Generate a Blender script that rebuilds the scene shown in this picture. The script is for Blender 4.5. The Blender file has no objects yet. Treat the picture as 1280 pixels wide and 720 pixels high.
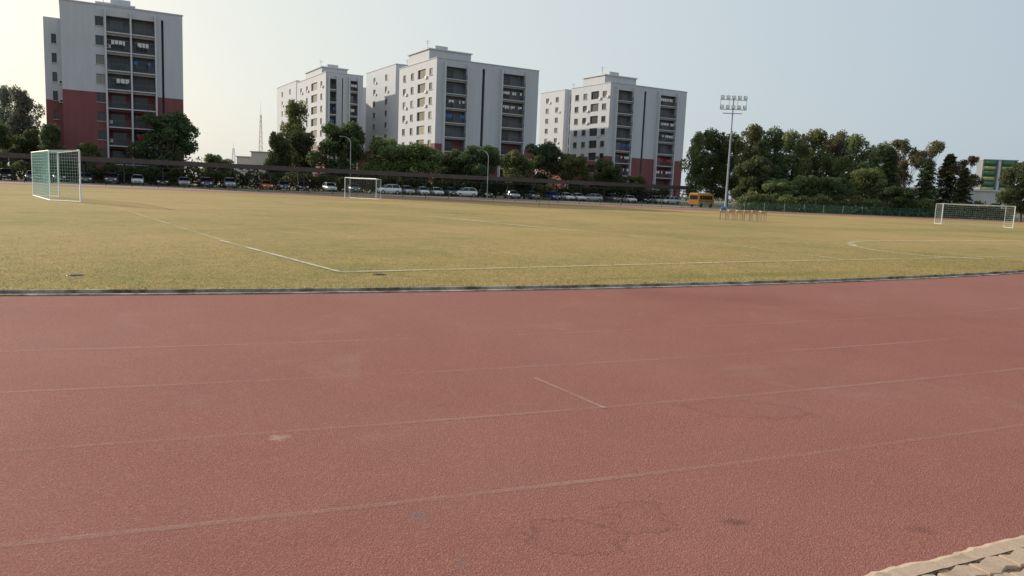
import bpy, math, random
import numpy as np
from mathutils import Vector, Matrix
random.seed(7); rng=np.random.default_rng(7)
R=math.radians
scene=bpy.context.scene; COL=scene.collection
# ------------------------------------------------------------ camera model
F=960.0; PITCH=R(7.33); ROLL=R(2.4); CAM=Vector((0,0,1.65))
fw=Vector((0,math.cos(PITCH),-math.sin(PITCH)))
r0=Vector((1,0,0)); u0=Vector((0,math.sin(PITCH),math.cos(PITCH)))
rt=r0*math.cos(ROLL)+u0*math.sin(ROLL); up=u0*math.cos(ROLL)-r0*math.sin(ROLL)
def ray(x,y): return fw*F+rt*(x-640)+up*(360-y)
def ground(x,y,z=0.0):
    d=ray(x,y); t=(z-CAM.z)/d.z; return CAM+d*t
def at(x,y,Y):
    d=ray(x,y); return CAM+d*(Y/d.y)
def len_to(P,d,xp,z=15):
    k=xp-640; Q=Vector((P.x,P.y,z))-CAM
    return (k*fw.dot(Q)-F*rt.dot(Q))/(F*rt.dot(d)-k*fw.dot(d))
def height_at(P,yp):
    k=360-yp; Q=Vector((P.x,P.y,0))-CAM
    return (F*up.dot(Q)-k*fw.dot(Q))/(k*fw.z-F*up.z)
cd=bpy.data.cameras.new('camera'); cam=bpy.data.objects.new('camera',cd); COL.objects.link(cam)
cd.lens=27; cd.sensor_width=36; cd.clip_end=6000; cd.clip_start=.05
m=Matrix((rt,up,-fw)).transposed().to_4x4(); m.translation=CAM; cam.matrix_world=m
scene.camera=cam
# ------------------------------------------------------------ light
AZ=R(-55); EL=R(17)
sv=Vector((math.sin(AZ)*math.cos(EL),math.cos(AZ)*math.cos(EL),math.sin(EL)))
sl=bpy.data.lights.new('sun','SUN'); sl.energy=5.0; sl.angle=R(.6); sl.color=(1,.90,.76)
so=bpy.data.objects.new('sun',sl); COL.objects.link(so); so.rotation_euler=sv.to_track_quat('Z','Y').to_euler()
w=bpy.data.worlds.new('World'); scene.world=w; w.use_nodes=True
nt=w.node_tree; bg=nt.nodes['Background']
sky=nt.nodes.new('ShaderNodeTexSky'); sky.sky_type='NISHITA'; sky.sun_disc=False
sky.sun_elevation=EL; sky.sun_rotation=AZ%(2*math.pi); sky.dust_density=3.0; sky.air_density=1.2; sky.ozone_density=1.5
# haze in the air: pale toward the sun, grey blue away from it
tc=nt.nodes.new('ShaderNodeTexCoord'); dt=nt.nodes.new('ShaderNodeVectorMath'); dt.operation='DOT_PRODUCT'; dt.inputs[1].default_value=sv
nt.links.new(tc.outputs['Generated'],dt.inputs[0])
rp=nt.nodes.new('ShaderNodeValToRGB'); e=rp.color_ramp.elements
e[0].position=.0; e[0].color=(.49,.58,.67,1); e[1].position=.97; e[1].color=(.88,.88,.80,1)
q=e.new(.30); q.color=(.58,.66,.72,1); q=e.new(.65); q.color=(.71,.77,.78,1)
nt.links.new(dt.outputs['Value'],rp.inputs[0])
sc_=nt.nodes.new('ShaderNodeVectorMath'); sc_.operation='SCALE'; sc_.inputs[3].default_value=7.5; nt.links.new(rp.outputs[0],sc_.inputs[0])
mx=nt.nodes.new('ShaderNodeMix'); mx.data_type='RGBA'; mx.inputs[0].default_value=.84
nt.links.new(sky.outputs[0],mx.inputs[6]); nt.links.new(sc_.outputs[0],mx.inputs[7]); nt.links.new(mx.outputs[2],bg.inputs[0])
bg.inputs[1].default_value=.135
scene.view_settings.view_transform='Standard'; scene.view_settings.look='None'; scene.view_settings.exposure=0
# ------------------------------------------------------------ materials
class NT:
    def __init__(s,name):
        s.m=bpy.data.materials.new(name); s.m.use_nodes=True; s.t=s.m.node_tree; s.b=s.t.nodes['Principled BSDF']
        s.out=s.t.nodes['Material Output']
    def n(s,typ,**kw):
        nd=s.t.nodes.new(typ)
        for k,v in kw.items(): setattr(nd,k,v)
        return nd
    def l(s,a,b): s.t.links.new(a,b)
    def coord(s,k='Object'): return s.n('ShaderNodeTexCoord').outputs[k]
    def noise(s,sc,det=4,rough=.6,dist=0,vec=None):
        nd=s.n('ShaderNodeTexNoise'); nd.inputs['Scale'].default_value=sc; nd.inputs['Detail'].default_value=det
        nd.inputs['Roughness'].default_value=rough; nd.inputs['Distortion'].default_value=dist
        s.l(vec if vec is not None else s.coord(),nd.inputs['Vector']); return nd.outputs[0]
    def ramp(s,fac,stops):
        nd=s.n('ShaderNodeValToRGB'); e=nd.color_ramp.elements
        while len(e)<len(stops): e.new(.5)
        for q,(p,c) in zip(e,stops):
            q.position=p; q.color=(c,c,c,1) if isinstance(c,(int,float)) else (*c,1)
        s.l(fac,nd.inputs[0]); return nd.outputs[0]
    def mix(s,fac,a,b,bt='MIX'):
        nd=s.n('ShaderNodeMix',data_type='RGBA',blend_type=bt)
        for v,i in ((fac,0),(a,6),(b,7)):
            if hasattr(v,'is_output'): s.l(v,nd.inputs[i])
            elif i==0: nd.inputs[0].default_value=v
            else: nd.inputs[i].default_value=(*v,1)
        return nd.outputs[2]
    def math(s,op,a,b=0.0):
        nd=s.n('ShaderNodeMath',operation=op)
        for v,i in ((a,0),(b,1)):
            if hasattr(v,'is_output'): s.l(v,nd.inputs[i])
            else: nd.inputs[i].default_value=v
        return nd.outputs[0]
    def bump(s,h,st=.3,d=.01):
        nd=s.n('ShaderNodeBump'); nd.inputs['Strength'].default_value=st; nd.inputs['Distance'].default_value=d
        s.l(h,nd.inputs['Height']); s.l(nd.outputs[0],s.b.inputs['Normal'])
    def col(s,c): s.l(c,s.b.inputs['Base Color'])
def simple(name,c,rough=.6,metal=0,var=.18,sc=3.0,spec=.4):
    s=NT(name); n=s.noise(sc,5)
    s.col(s.mix(n,tuple(x*(1-var) for x in c),tuple(min(1,x*(1+var)) for x in c)))
    s.b.inputs['Roughness'].default_value=rough; s.b.inputs['Metallic'].default_value=metal
    s.b.inputs['Specular IOR Level'].default_value=spec
    return s.m
def wallmat(name,c,st=.14):
    s=NT(name); co=s.coord()
    mp=s.n('ShaderNodeMapping'); mp.inputs['Scale'].default_value=(1.2,1.2,.12); s.l(co,mp.inputs[0])
    streak=s.noise(1.0,6,.7,0,mp.outputs[0]); big=s.noise(.15,3)
    c1=s.mix(s.ramp(streak,[(.35,1.0),(.75,0.0)]),tuple(x*(1-2.2*st) for x in c),c)
    s.col(s.mix(s.ramp(big,[(.3,0),(.7,1)]),c1,s.mix(.5,c1,tuple(x*(1-st) for x in c))))
    s.b.inputs['Roughness'].default_value=.9; s.b.inputs['Specular IOR Level'].default_value=.2
    return s.m
M={}
M['wall']=wallmat('painted_wall',(.60,.61,.63),.08); M['red']=wallmat('red_wall',(.27,.10,.10)); M['trim']=wallmat('pale_trim',(.64,.65,.66),.08)
M['shade']=wallmat('recess_shade_wall',(.25,.26,.28)); M['roof']=wallmat('roof_concrete',(.4,.38,.36))  # recess tone is the wall colour darkened, shade painted into balconies and grooves
s=NT('window_glass'); oi=s.n('ShaderNodeObjectInfo')
s.col(s.ramp(oi.outputs['Random'],[(0,(.012,.016,.02)),(.6,(.03,.035,.04)),(.8,(.12,.12,.11)),(1,(.3,.28,.24))])); s.b.inputs['Roughness'].default_value=.12; M['glass']=s.m
M['frame']=simple('window_frame_paint',(.12,.11,.10),.5); M['rail']=simple('railing_paint',(.10,.11,.12),.5)
M['white']=simple('white_metal_paint',(.68,.68,.66),.5); M['net']=simple('net_cord',(.42,.68,.62),.9); M['netw']=simple('white_net_cord',(.6,.6,.58),.9)
M['steel']=simple('galvanised_steel',(.33,.34,.35),.55,.4); M['dark']=simple('dark_metal',(.05,.045,.045),.6); M['poles']=simple('weathered_pole_steel',(.25,.25,.25),.6,.3)
M['rubber']=simple('tyre_rubber',(.02,.02,.02),.9); M['rim']=simple('wheel_rim',(.4,.4,.42),.3,.8)
M['carglass']=simple('car_glass',(.015,.018,.02),.08); M['lamp']=simple('lamp_lens',(.75,.75,.72),.12); M['tail']=simple('tail_lens',(.4,.02,.02),.2)
M['plate']=simple('plate_white',(.65,.65,.62),.5); M['black']=simple('black_plastic',(.02,.02,.022),.6)
M['tank']=simple('tank_plastic',(.03,.03,.03),.5); M['tankw']=simple('tank_white',(.6,.6,.58),.5)
M['shelter']=simple('rusty_brown_roof_sheet',(.11,.078,.068),.8,0,.4,1.2); M['greenfence']=simple('green_fence_paint',(.04,.17,.13),.6)
M['wood']=simple('desk_wood',(.55,.34,.21),.6,0,.3,8); M['blue']=simple('blue_cloth',(.05,.16,.42),.8); M['lime']=simple('lime_panel',(.40,.46,.16),.6); M['leafgreen']=simple('green_panel',(.08,.20,.10),.6)
M['pinkmetal']=simple('reddish_leg_paint',(.30,.16,.13),.6)
M['yellow']=simple('bus_yellow',(.55,.23,.035),.45); M['bark']=simple('bark',(.12,.09,.07),.95,0,.4,6)
M['cream']=wallmat('cream_wall',(.60,.57,.50)); M['whitewall']=wallmat('low_white_wall',(.60,.60,.59),.1)
def paint(n,c):
    q=NT('car_paint_'+n); q.b.inputs['Roughness'].default_value=.3; q.b.inputs['Coat Weight'].default_value=.5
    d=q.noise(6,4); q.col(q.mix(d,tuple(x*.85 for x in c),c)); return q.m
PAINT={'white':paint('white',(.80,.80,.79)),'silver':paint('silver',(.45,.46,.48)),'grey':paint('grey',(.13,.135,.14)),'black':paint('black',(.02,.02,.022)),
'orange':paint('orange',(.65,.18,.03)),'blue':paint('blue',(.04,.09,.25))}
def leafmat(name,a,b,c,tr_=.3):
    s=NT(name); oi=s.n('ShaderNodeObjectInfo'); geo=s.n('ShaderNodeNewGeometry')
    n=s.noise(.9,3,.7,0,geo.outputs['Position']); n2=s.noise(5,2,.5,0,geo.outputs['Position'])
    k=s.ramp(s.math('ADD',s.math('MULTIPLY',n,.6),s.math('MULTIPLY',n2,.4)),[(.38,a),(.5,b),(.64,c)])
    h=s.n('ShaderNodeHueSaturation'); s.l(k,h.inputs['Color'])
    s.l(s.math('ADD',s.math('MULTIPLY',oi.outputs['Random'],.05),.475),h.inputs['Hue'])
    s.l(s.math('ADD',s.math('MULTIPLY',oi.outputs['Random'],.5),.75),h.inputs['Value'])
    s.l(h.outputs[0],s.b.inputs['Base Color']); s.b.inputs['Roughness'].default_value=.7; s.b.inputs['Specular IOR Level'].default_value=.2
    tr=s.n('ShaderNodeBsdfTranslucent'); s.l(h.outputs[0],tr.inputs[0]); mx=s.n('ShaderNodeMixShader'); mx.inputs[0].default_value=tr_
    s.l(s.b.outputs[0],mx.inputs[1]); s.l(tr.outputs[0],mx.inputs[2]); s.l(mx.outputs[0],s.out.inputs[0]); return s.m
M['leaf_dark']=leafmat('dark_foliage',(.055,.075,.036),(.095,.125,.055),(.165,.185,.075),.45)
M['leaf_mid']=leafmat('olive_foliage',(.085,.11,.045),(.165,.19,.072),(.26,.27,.11),.45)
M['leaf_dry']=leafmat('dry_foliage',(.10,.095,.055),(.17,.155,.08),(.25,.22,.115),.45)
M['leaf_haze']=leafmat('haze_tinted_foliage',(.16,.18,.14),(.21,.23,.17),(.27,.28,.21),.45)  # distance haze put into the leaf colour of far trees
# ------------------------------------------------------------ mesh builder
class MB:
    def __init__(s): s.v=[]; s.f=[]; s.mi=[]; s.sm=[]
    def face(s,pts,mi=0,smooth=False):
        i=len(s.v); s.v+= [tuple(p) for p in pts]; s.f.append(tuple(range(i,i+len(pts)))); s.mi.append(mi); s.sm.append(smooth)
    def box(s,x0,x1,y0,y1,z0,z1,mi=0):
        i=len(s.v); s.v+=[(x,y,z) for z in (z0,z1) for y in (y0,y1) for x in (x0,x1)]
        for q in ((0,2,3,1),(4,5,7,6),(0,1,5,4),(1,3,7,5),(3,2,6,7),(2,0,4,6)):
            s.f.append(tuple(i+k for k in q)); s.mi.append(mi); s.sm.append(False)
    def tube(s,a,b,ra,rb=None,n=8,mi=0,caps=True):
        a=Vector(a); b=Vector(b); rb=ra if rb is None else rb; d=(b-a)
        if d.length<1e-6: return
        d.normalize(); t=Vector((0,0,1)) if abs(d.z)<.9 else Vector((1,0,0)); e=d.cross(t).normalized(); g=d.cross(e)
        i=len(s.v)
        for c,r in ((a,ra),(b,rb)):
            for k in range(n):
                an=2*math.pi*k/n; s.v.append(tuple(c+e*(r*math.cos(an))+g*(r*math.sin(an))))
        for k in range(n):
            s.f.append((i+k,i+(k+1)%n,i+n+(k+1)%n,i+n+k)); s.mi.append(mi); s.sm.append(n>4)
        if caps:
            s.f.append(tuple(i+k for k in range(n))); s.f.append(tuple(i+n+k for k in range(n))); s.mi+=[mi,mi]; s.sm+=[False,False]
    def path(s,pts,r,n=8,mi=0):
        for a,b in zip(pts[:-1],pts[1:]): s.tube(a,b,r,r,n,mi)
    def loft(s,secs,mi=0,smooth=True,caps=True):
        i=len(s.v); n=len(secs[0])
        for c in secs: s.v+=[tuple(p) for p in c]
        for j in range(len(secs)-1):
            for k in range(n):
                s.f.append((i+j*n+k,i+j*n+(k+1)%n,i+(j+1)*n+(k+1)%n,i+(j+1)*n+k)); s.mi.append(mi); s.sm.append(smooth)
        if caps:
            for j in (0,len(secs)-1): s.f.append(tuple(i+j*n+k for k in range(n))); s.mi.append(mi); s.sm.append(False)
    def mesh(s,name,mats):
        me=bpy.data.meshes.new(name); me.from_pydata(s.v,[],s.f)
        for mm in (mats if isinstance(mats,list) else [mats]): me.materials.append(mm)
        me.polygons.foreach_set('material_index',s.mi); me.polygons.foreach_set('use_smooth',s.sm); me.update(); return me
def link(name,me,parent=None,loc=(0,0,0),rz=0):
    o=bpy.data.objects.new(name,me); COL.objects.link(o); o.location=loc; o.rotation_euler=(0,0,rz)
    if parent: o.parent=parent
    return o
def obj(name,mb,mats,parent=None,loc=(0,0,0),rz=0): return link(name,mb.mesh(name,mats),parent,loc,rz)
def tag(o,label=None,cat=None,group=None,kind=None):
    if label: o['label']=label
    if cat: o['category']=cat
    if group: o['group']=group
    if kind: o['kind']=kind
    return o
def thing(name,label,cat,loc,rz=0,group=None):
    return tag(link(name,None,None,loc,rz),label,cat,group)
def copy_tree(o,parent=None):
    c=o.copy(); COL.objects.link(c); c.parent=parent
    for ch in list(o.children): copy_tree(ch,c)
    return c
ORD=['first','second','third','fourth','fifth','sixth','seventh','eighth','ninth','tenth','eleventh','twelfth','thirteenth','fourteenth','fifteenth','sixteenth','seventeenth','eighteenth','nineteenth','twentieth',
'twenty-first','twenty-second','twenty-third','twenty-fourth','twenty-fifth','twenty-sixth','twenty-seventh','twenty-eighth','twenty-ninth','thirtieth','thirty-first','thirty-second','thirty-third','thirty-fourth','thirty-fifth']
# ------------------------------------------------------------ curves of the ground
def circ3(a,b,c):
    ax,ay,bx,by,cx,cy=a.x,a.y,b.x,b.y,c.x,c.y
    d=2*(ax*(by-cy)+bx*(cy-ay)+cx*(ay-by))
    ux=((ax*ax+ay*ay)*(by-cy)+(bx*bx+by*by)*(cy-ay)+(cx*cx+cy*cy)*(ay-by))/d
    uy=((ax*ax+ay*ay)*(cx-bx)+(bx*bx+by*by)*(ax-cx)+(cx*cx+cy*cy)*(bx-ax))/d
    return Vector((ux,uy)),math.hypot(ax-ux,ay-uy)
K1,K2,K3=ground(2,366.5),ground(560,361.8),ground(1278,339.5)
CC,RR=circ3(K1,K2,K3)
A3=math.atan2(K3.y-CC.y,K3.x-CC.x)
def farY(x): return 88+.215*x
a=A3
while True:
    a-=.01
    if CC.y+RR*math.sin(a)>farY(CC.x+RR*math.cos(a)) or a<A3-4: break
A0=a
def kerb(off,n=260):
    pts=[Vector((CC.x+(RR+off)*math.cos(t),CC.y+(RR+off)*math.sin(t))) for t in np.linspace(A0,A3+.03,n)]
    d=(pts[-1]-pts[-2]).normalized(); e=pts[-1]
    return pts+[e+d*q for q in (5,12,25,50,90,140)]
def strip(mb,offa,offb,z,mi=0,n=260,zb=None):
    A=kerb(offa,n); B=kerb(offb,n); zb=z if zb is None else zb
    for i in range(len(A)-1):
        mb.face([(A[i].x,A[i].y,z),(B[i].x,B[i].y,zb),(B[i+1].x,B[i+1].y,zb),(A[i+1].x,A[i+1].y,z)],mi)
# ground
s=NT('dusty_ground'); n1=s.noise(.06,5); n2=s.noise(1.2,6)
s.col(s.mix(s.ramp(n1,[(.4,0),(.6,1)]),s.mix(n2,(.16,.13,.09),(.24,.19,.13)),s.mix(n2,(.10,.09,.05),(.17,.15,.08)))); s.b.inputs['Roughness'].default_value=.95; M['dust']=s.m
mb=MB(); mb.face([(-2500,-2500,-.05),(2500,-2500,-.05),(2500,2500,-.05),(-2500,2500,-.05)])
tag(obj('ground',mb,M['dust']),kind='structure')
# running track material
s=NT('red_track_rubber'); co=s.coord()
fine=s.noise(120,4,.8,0,co); gr=s.n('ShaderNodeTexVoronoi'); gr.inputs['Scale'].default_value=120; s.l(co,gr.inputs['Vector'])
mid=s.noise(1.1,6,.65,.5,co); big=s.noise(.16,4,.6,.3,co); patch=s.noise(5,6,.75,.4,co); dust=s.noise(.45,7,.75,1.2,co)
c=s.mix(s.ramp(fine,[(.32,0),(.68,1)]),(.15,.053,.040),(.44,.170,.138))
c=s.mix(s.ramp(gr.outputs['Color'],[(.0,0),(.5,0),(1,.5)]),c,(.50,.28,.225))
c=s.mix(s.ramp(mid,[(.35,.0),(.7,.30)]),c,(.22,.100,.078))
c=s.mix(s.ramp(big,[(.4,0),(.62,.2)]),c,(.40,.215,.17))
c=s.mix(s.ramp(dust,[(.56,0),(.76,.26)]),c,(.40,.28,.22))
c=s.mix(s.ramp(patch,[(.62,0),(.78,.22)]),c,(.46,.31,.24))
c=s.mix(s.ramp(patch,[(.24,.4),(.38,0)]),c,(.14,.062,.048))
def blob(c,px,py,rad,wid,colr,amt,ring=True,sx=1.0):
    g=ground(px,py)
    dn=s.n('ShaderNodeTexNoise'); dn.inputs['Scale'].default_value=1.0/rad; dn.inputs['Detail'].default_value=6; dn.inputs['Roughness'].default_value=.6; s.l(co,dn.inputs['Vector'])
    ad=s.n('ShaderNodeVectorMath',operation='MULTIPLY_ADD'); s.l(dn.outputs['Color'],ad.inputs[0]); ad.inputs[1].default_value=(rad*2.4,rad*2.4,0); s.l(co,ad.inputs[2])
    sb=s.n('ShaderNodeVectorMath',operation='SUBTRACT'); s.l(ad.outputs[0],sb.inputs[0]); sb.inputs[1].default_value=(g.x+rad*1.2,g.y+rad*1.2,0)
    ml=s.n('ShaderNodeVectorMath',operation='MULTIPLY'); s.l(sb.outputs[0],ml.inputs[0]); ml.inputs[1].default_value=(sx,1,.0)
    ln=s.n('ShaderNodeVectorMath',operation='LENGTH'); s.l(ml.outputs[0],ln.inputs[0]); L=ln.outputs['Value']
    if ring: k=s.ramp(L,[(max(0,rad-wid*3),amt*.1),(rad-wid*.9,amt*.25),(rad,amt),(rad+wid*.7,0)])
    else: k=s.ramp(L,[(0,amt),(rad*.5,amt*.6),(rad,0)])
    return s.mix(k,c,colr)
c=blob(c,720,668,.19,.016,(.13,.055,.045),.5,True,.8); c=blob(c,800,645,.19,.016,(.13,.055,.045),.5,True,1.3)
c=blob(c,930,512,.26,.04,(.16,.065,.05),.28,True,.5)
c=blob(c,349,547,.08,.03,(.48,.36,.26),.7,False); c=blob(c,525,645,.06,.01,(.20,.15,.135),.8,False,.9)
c=blob(c,575,700,.07,.01,(.22,.155,.14),.7,False,2.5); c=blob(c,920,653,.05,.01,(.10,.05,.04),.6,False,.5); c=blob(c,1150,662,.06,.01,(.12,.06,.05),.5,False,.6)
c=blob(c,900,372,.9,.1,(.16,.062,.05),.3,False,.5)
s.col(c); s.b.inputs['Roughness'].default_value=.95; s.b.inputs['Specular IOR Level'].default_value=.1
s.bump(s.math('ADD',fine,s.math('MULTIPLY',gr.outputs['Distance'],1.0)),.6,.005); M['track']=s.m
mb=MB(); strip(mb,.26,14,0)
tag(obj('running_track',mb,M['track']),kind='structure')
mb=MB(); FX=np.linspace(-180,180,40)
for x0,x1 in zip(FX[:-1],FX[1:]): mb.face([(x0,farY(x0)+.3,.012),(x1,farY(x1)+.3,.012),(x1-2,farY(x1)+10.3,.012),(x0-2,farY(x0)+10.3,.012)])
tag(obj('far_running_track',mb,M['track']),kind='structure')
# worn paint
def worn(name,c,lo,hi,amt,sc=9,wide=.7):
    q=NT(name); n=q.noise(sc,7,.75); n2=q.noise(wide,3)
    q.b.inputs['Base Color'].default_value=(*c,1); q.b.inputs['Roughness'].default_value=.9
    tr=q.n('ShaderNodeBsdfTransparent'); mx=q.n('ShaderNodeMixShader')
    f=q.math('MULTIPLY',q.ramp(q.math('ADD',q.math('MULTIPLY',n,.5),q.math('MULTIPLY',n2,.5)),[(lo,0),(hi,1)]),amt)
    q.l(f,mx.inputs[0]); q.l(tr.outputs[0],mx.inputs[1]); q.l(q.b.outputs[0],mx.inputs[2]); q.l(mx.outputs[0],q.out.inputs[0]); return q.m
M['lane']=worn('worn_lane_paint',(.56,.40,.34),.40,.68,.34,24,.35); M['tick']=worn('worn_tick_paint',(.60,.45,.39),.34,.64,.45,20,2); M['chalk']=worn('worn_chalk_line',(.76,.73,.64),.36,.58,.72,7); M['chalk2']=worn('faint_chalk_line',(.72,.68,.55),.36,.62,.60,5)
mb=MB()
def offs(x,y): g=ground(x,y); return math.hypot(g.x-CC.x,g.y-CC.y)-RR
LO=[offs(1279,385),offs(1279,416),offs(1279,460),offs(1279,530)]
for o_ in LO: strip(mb,o_,o_+.045,.004)
tag(obj('lane_lines',mb,M['lane']),kind='structure')
mb=MB(); g1,g2=ground(668,473),ground(756,511); d=(g2-g1).normalized(); pn=Vector((-d.y,d.x,0))*.018
mb.face([g1-pn+Vector((0,0,.008)),g2-pn+Vector((0,0,.008)),g2+pn+Vector((0,0,.008)),g1+pn+Vector((0,0,.008))])
tag(obj('lane_tick_mark',mb,M['tick']),kind='structure')
# grass field
s=NT('dry_mown_grass'); co=s.coord(); f1=s.noise(45,4,.8,0,co); f2=s.noise(2.6,7,.8,.6,co); f3=s.noise(.28,7,.75,.8,co); f4=s.noise(.06,4,.65,0,co)
c=s.mix(s.ramp(f1,[(.3,0),(.7,1)]),(.27,.20,.080),(.50,.36,.165))
c=s.mix(s.ramp(f2,[(.42,.0),(.62,.55)]),c,(.20,.18,.06))
c=s.mix(s.ramp(f2,[(.28,.5),(.42,0)]),c,(.52,.39,.22))
c=s.mix(s.ramp(f3,[(.46,0),(.62,.6)]),c,(.22,.21,.07))
c=s.mix(s.ramp(f4,[(.42,0),(.58,.4)]),c,(.52,.35,.165))
def greenpatch(c,px,py,ln_,wd_,amt):
    g=ground(px,py); sb=s.n('ShaderNodeVectorMath',operation='SUBTRACT'); s.l(co,sb.inputs[0]); sb.inputs[1].default_value=g
    ro=s.n('ShaderNodeVectorRotate',rotation_type='Z_AXIS'); ro.inputs['Angle'].default_value=R(-30); s.l(sb.outputs[0],ro.inputs['Vector'])
    ml=s.n('ShaderNodeVectorMath',operation='MULTIPLY'); s.l(ro.outputs[0],ml.inputs[0]); ml.inputs[1].default_value=(1/ln_,1/wd_,0)
    l_=s.n('ShaderNodeVectorMath',operation='LENGTH'); s.l(ml.outputs[0],l_.inputs[0])
    k=s.math('MULTIPLY',s.ramp(l_.outputs['Value'],[(0,amt),(1,0)]),s.ramp(f2,[(.4,.3),(.55,1)])); return s.mix(k,c,(.10,.16,.03))
c=greenpatch(c,960,345,4.5,.5,.75); c=greenpatch(c,770,350,2,.3,.55); c=greenpatch(c,1130,288,22,3.5,.5)
s.col(c); s.b.inputs['Roughness'].default_value=1; s.b.inputs['Specular IOR Level'].default_value=.05
s.bump(s.math('ADD',f1,f2),.4,.02); M['grass']=s.m
ka=kerb(-.02,260); mb=MB(); n=len(ka)
for i in range(n-1):
    p,q=ka[i],ka[i+1]; fp=(-111+231*i/(n-1)); fq=(-111+231*(i+1)/(n-1))
    mb.face([(p.x,p.y,.03),(q.x,q.y,.03),(fq,farY(fq),.03),(fp,farY(fp),.03)])
tag(obj('playing_field',mb,M['grass']),kind='structure')
# kerb
s=NT('kerb_edge'); n1=s.noise(2.5,6,.7); s.col(s.mix(s.ramp(n1,[(.38,0),(.62,1)]),(.13,.11,.08),(.50,.45,.38))); s.b.inputs['Roughness'].default_value=.95; s.b.inputs['Specular IOR Level'].default_value=.1; M['kerbc']=s.m
s=NT('drain_dark'); n1=s.noise(4,5,.7); s.col(s.mix(n1,(.012,.012,.010),(.11,.09,.07))); s.b.inputs['Roughness'].default_value=1; s.b.inputs['Specular IOR Level'].default_value=.0; M['drain']=s.m
mb=MB()
strip(mb,-.02,-.02,-.02,0,260,.045); strip(mb,-.02,.03,.045); strip(mb,.03,.03,.045,0,260,-.03)
strip(mb,.03,.18,-.02,1); strip(mb,.18,.18,-.02,0,260,.016); strip(mb,.18,.26,.016); strip(mb,.26,.26,.016,0,260,-.02)
tag(obj('kerb',mb,[M['kerbc'],M['drain']]),kind='structure')
# field lines
def gline(mb,pts,wd,z=.05):
    P=[ground(*p) for p in pts]
    for a,b in zip(P[:-1],P[1:]):
        d=(b-a).normalized(); q=Vector((-d.y,d.x,0))*wd/2
        a=Vector((a.x,a.y,z)); b=Vector((b.x,b.y,z)); mb.face([a-q,b-q,b+q,a+q])
mb=MB(); gline(mb,[(275,302.5),(425,343)],.095); tag(obj('pitch_side_line',mb,M['chalk']),kind='structure')
mb=MB(); gline(mb,[(150,262),(275,302)],.07); gline(mb,[(426,343),(640,337.5),(905,330),(1280,322)],.12)
gline(mb,[(535,271),(640,282),(720,290)],.32); gline(mb,[(720,290),(900,306),(1060,327)],.12)
gline(mb,[(1280,302),(1150,302.5),(1085,302.5),(1068,303.5),(1062,305.5),(1068,309),(1085,313),(1120,318),(1165,322),(1230,325.5)],.26)
tag(obj('pitch_faint_lines',mb,M['chalk2']),kind='structure')
# grass tufts
N=90000
ang=rng.uniform(A3-.34,A3+.06,N); off=rng.exponential(4.0,N)*1.0+.02
rad=RR-off; px=CC.x+rad*np.cos(ang); py=CC.y+rad*np.sin(ang)
h=rng.uniform(.008,.028,N)*(1+1.6*(off<.25)); wd=rng.uniform(.004,.010,N); th=rng.uniform(0,6.283,N); le=rng.normal(0,.03,(N,2))
V=np.zeros((N,3,3)); V[:,0]=np.stack([px-wd*np.cos(th),py-wd*np.sin(th),np.full(N,.03)],1); V[:,1]=np.stack([px+wd*np.cos(th),py+wd*np.sin(th),np.full(N,.03)],1)
V[:,2]=np.stack([px+le[:,0],py+le[:,1],.03+h],1)
def npmesh(name,V,k,mat):
    me=bpy.data.meshes.new(name); n=len(V); me.vertices.add(n*k); me.vertices.foreach_set('co',V.reshape(-1).astype(np.float32))
    me.loops.add(n*k); me.loops.foreach_set('vertex_index',np.arange(n*k,dtype=np.int32)); me.polygons.add(n)
    me.polygons.foreach_set('loop_start',np.arange(0,n*k,k,dtype=np.int32)); me.polygons.foreach_set('loop_total',np.full(n,k,dtype=np.int32))
    me.materials.append(mat); me.update(); me.validate(); return me
M['blade']=leafmat('grass_blades',(.26,.22,.085),(.42,.32,.145),(.30,.29,.09),.5)
tag(link('grass',npmesh('grass',V,3,M['blade'])),'short dry yellow-green grass along the field edge','grass',kind='stuff')
# ------------------------------------------------------------ paving bottom right
s=NT('paver'); oi=s.noise(2.1,3); f=s.noise(60,4,.7); g_=s.noise(7,5,.7); s.col(s.mix(s.ramp(g_,[(.5,0),(.7,.6)]),s.mix(f,s.mix(oi,(.38,.27,.19),(.46,.34,.25)),(.58,.44,.33)),(.28,.18,.125))); s.b.inputs['Roughness'].default_value=.95; s.b.inputs['Specular IOR Level'].default_value=.1; s.bump(f,.5,.004); M['paver']=s.m
s=NT('joint_sand'); n=s.noise(5,6,.75); f=s.noise(70,4,.7); s.col(s.mix(s.ramp(n,[(.46,0),(.54,1)]),(.02,.015,.012),s.mix(f,(.24,.17,.12),(.38,.28,.20)))); s.b.inputs['Roughness'].default_value=1; s.b.inputs['Specular IOR Level'].default_value=.0; M['soil']=s.m
E0=ground(1092,716); E1=ground(1279,668.5); E0.z=E1.z=0; ed=(E1-E0).normalized(); en=Vector((ed.y,-ed.x,0))
def ep(o_,s_,z=0): p=E0+en*o_+ed*s_; return (p.x,p.y,z)
mb=MB(); bw,bh=.225,.1175
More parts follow.
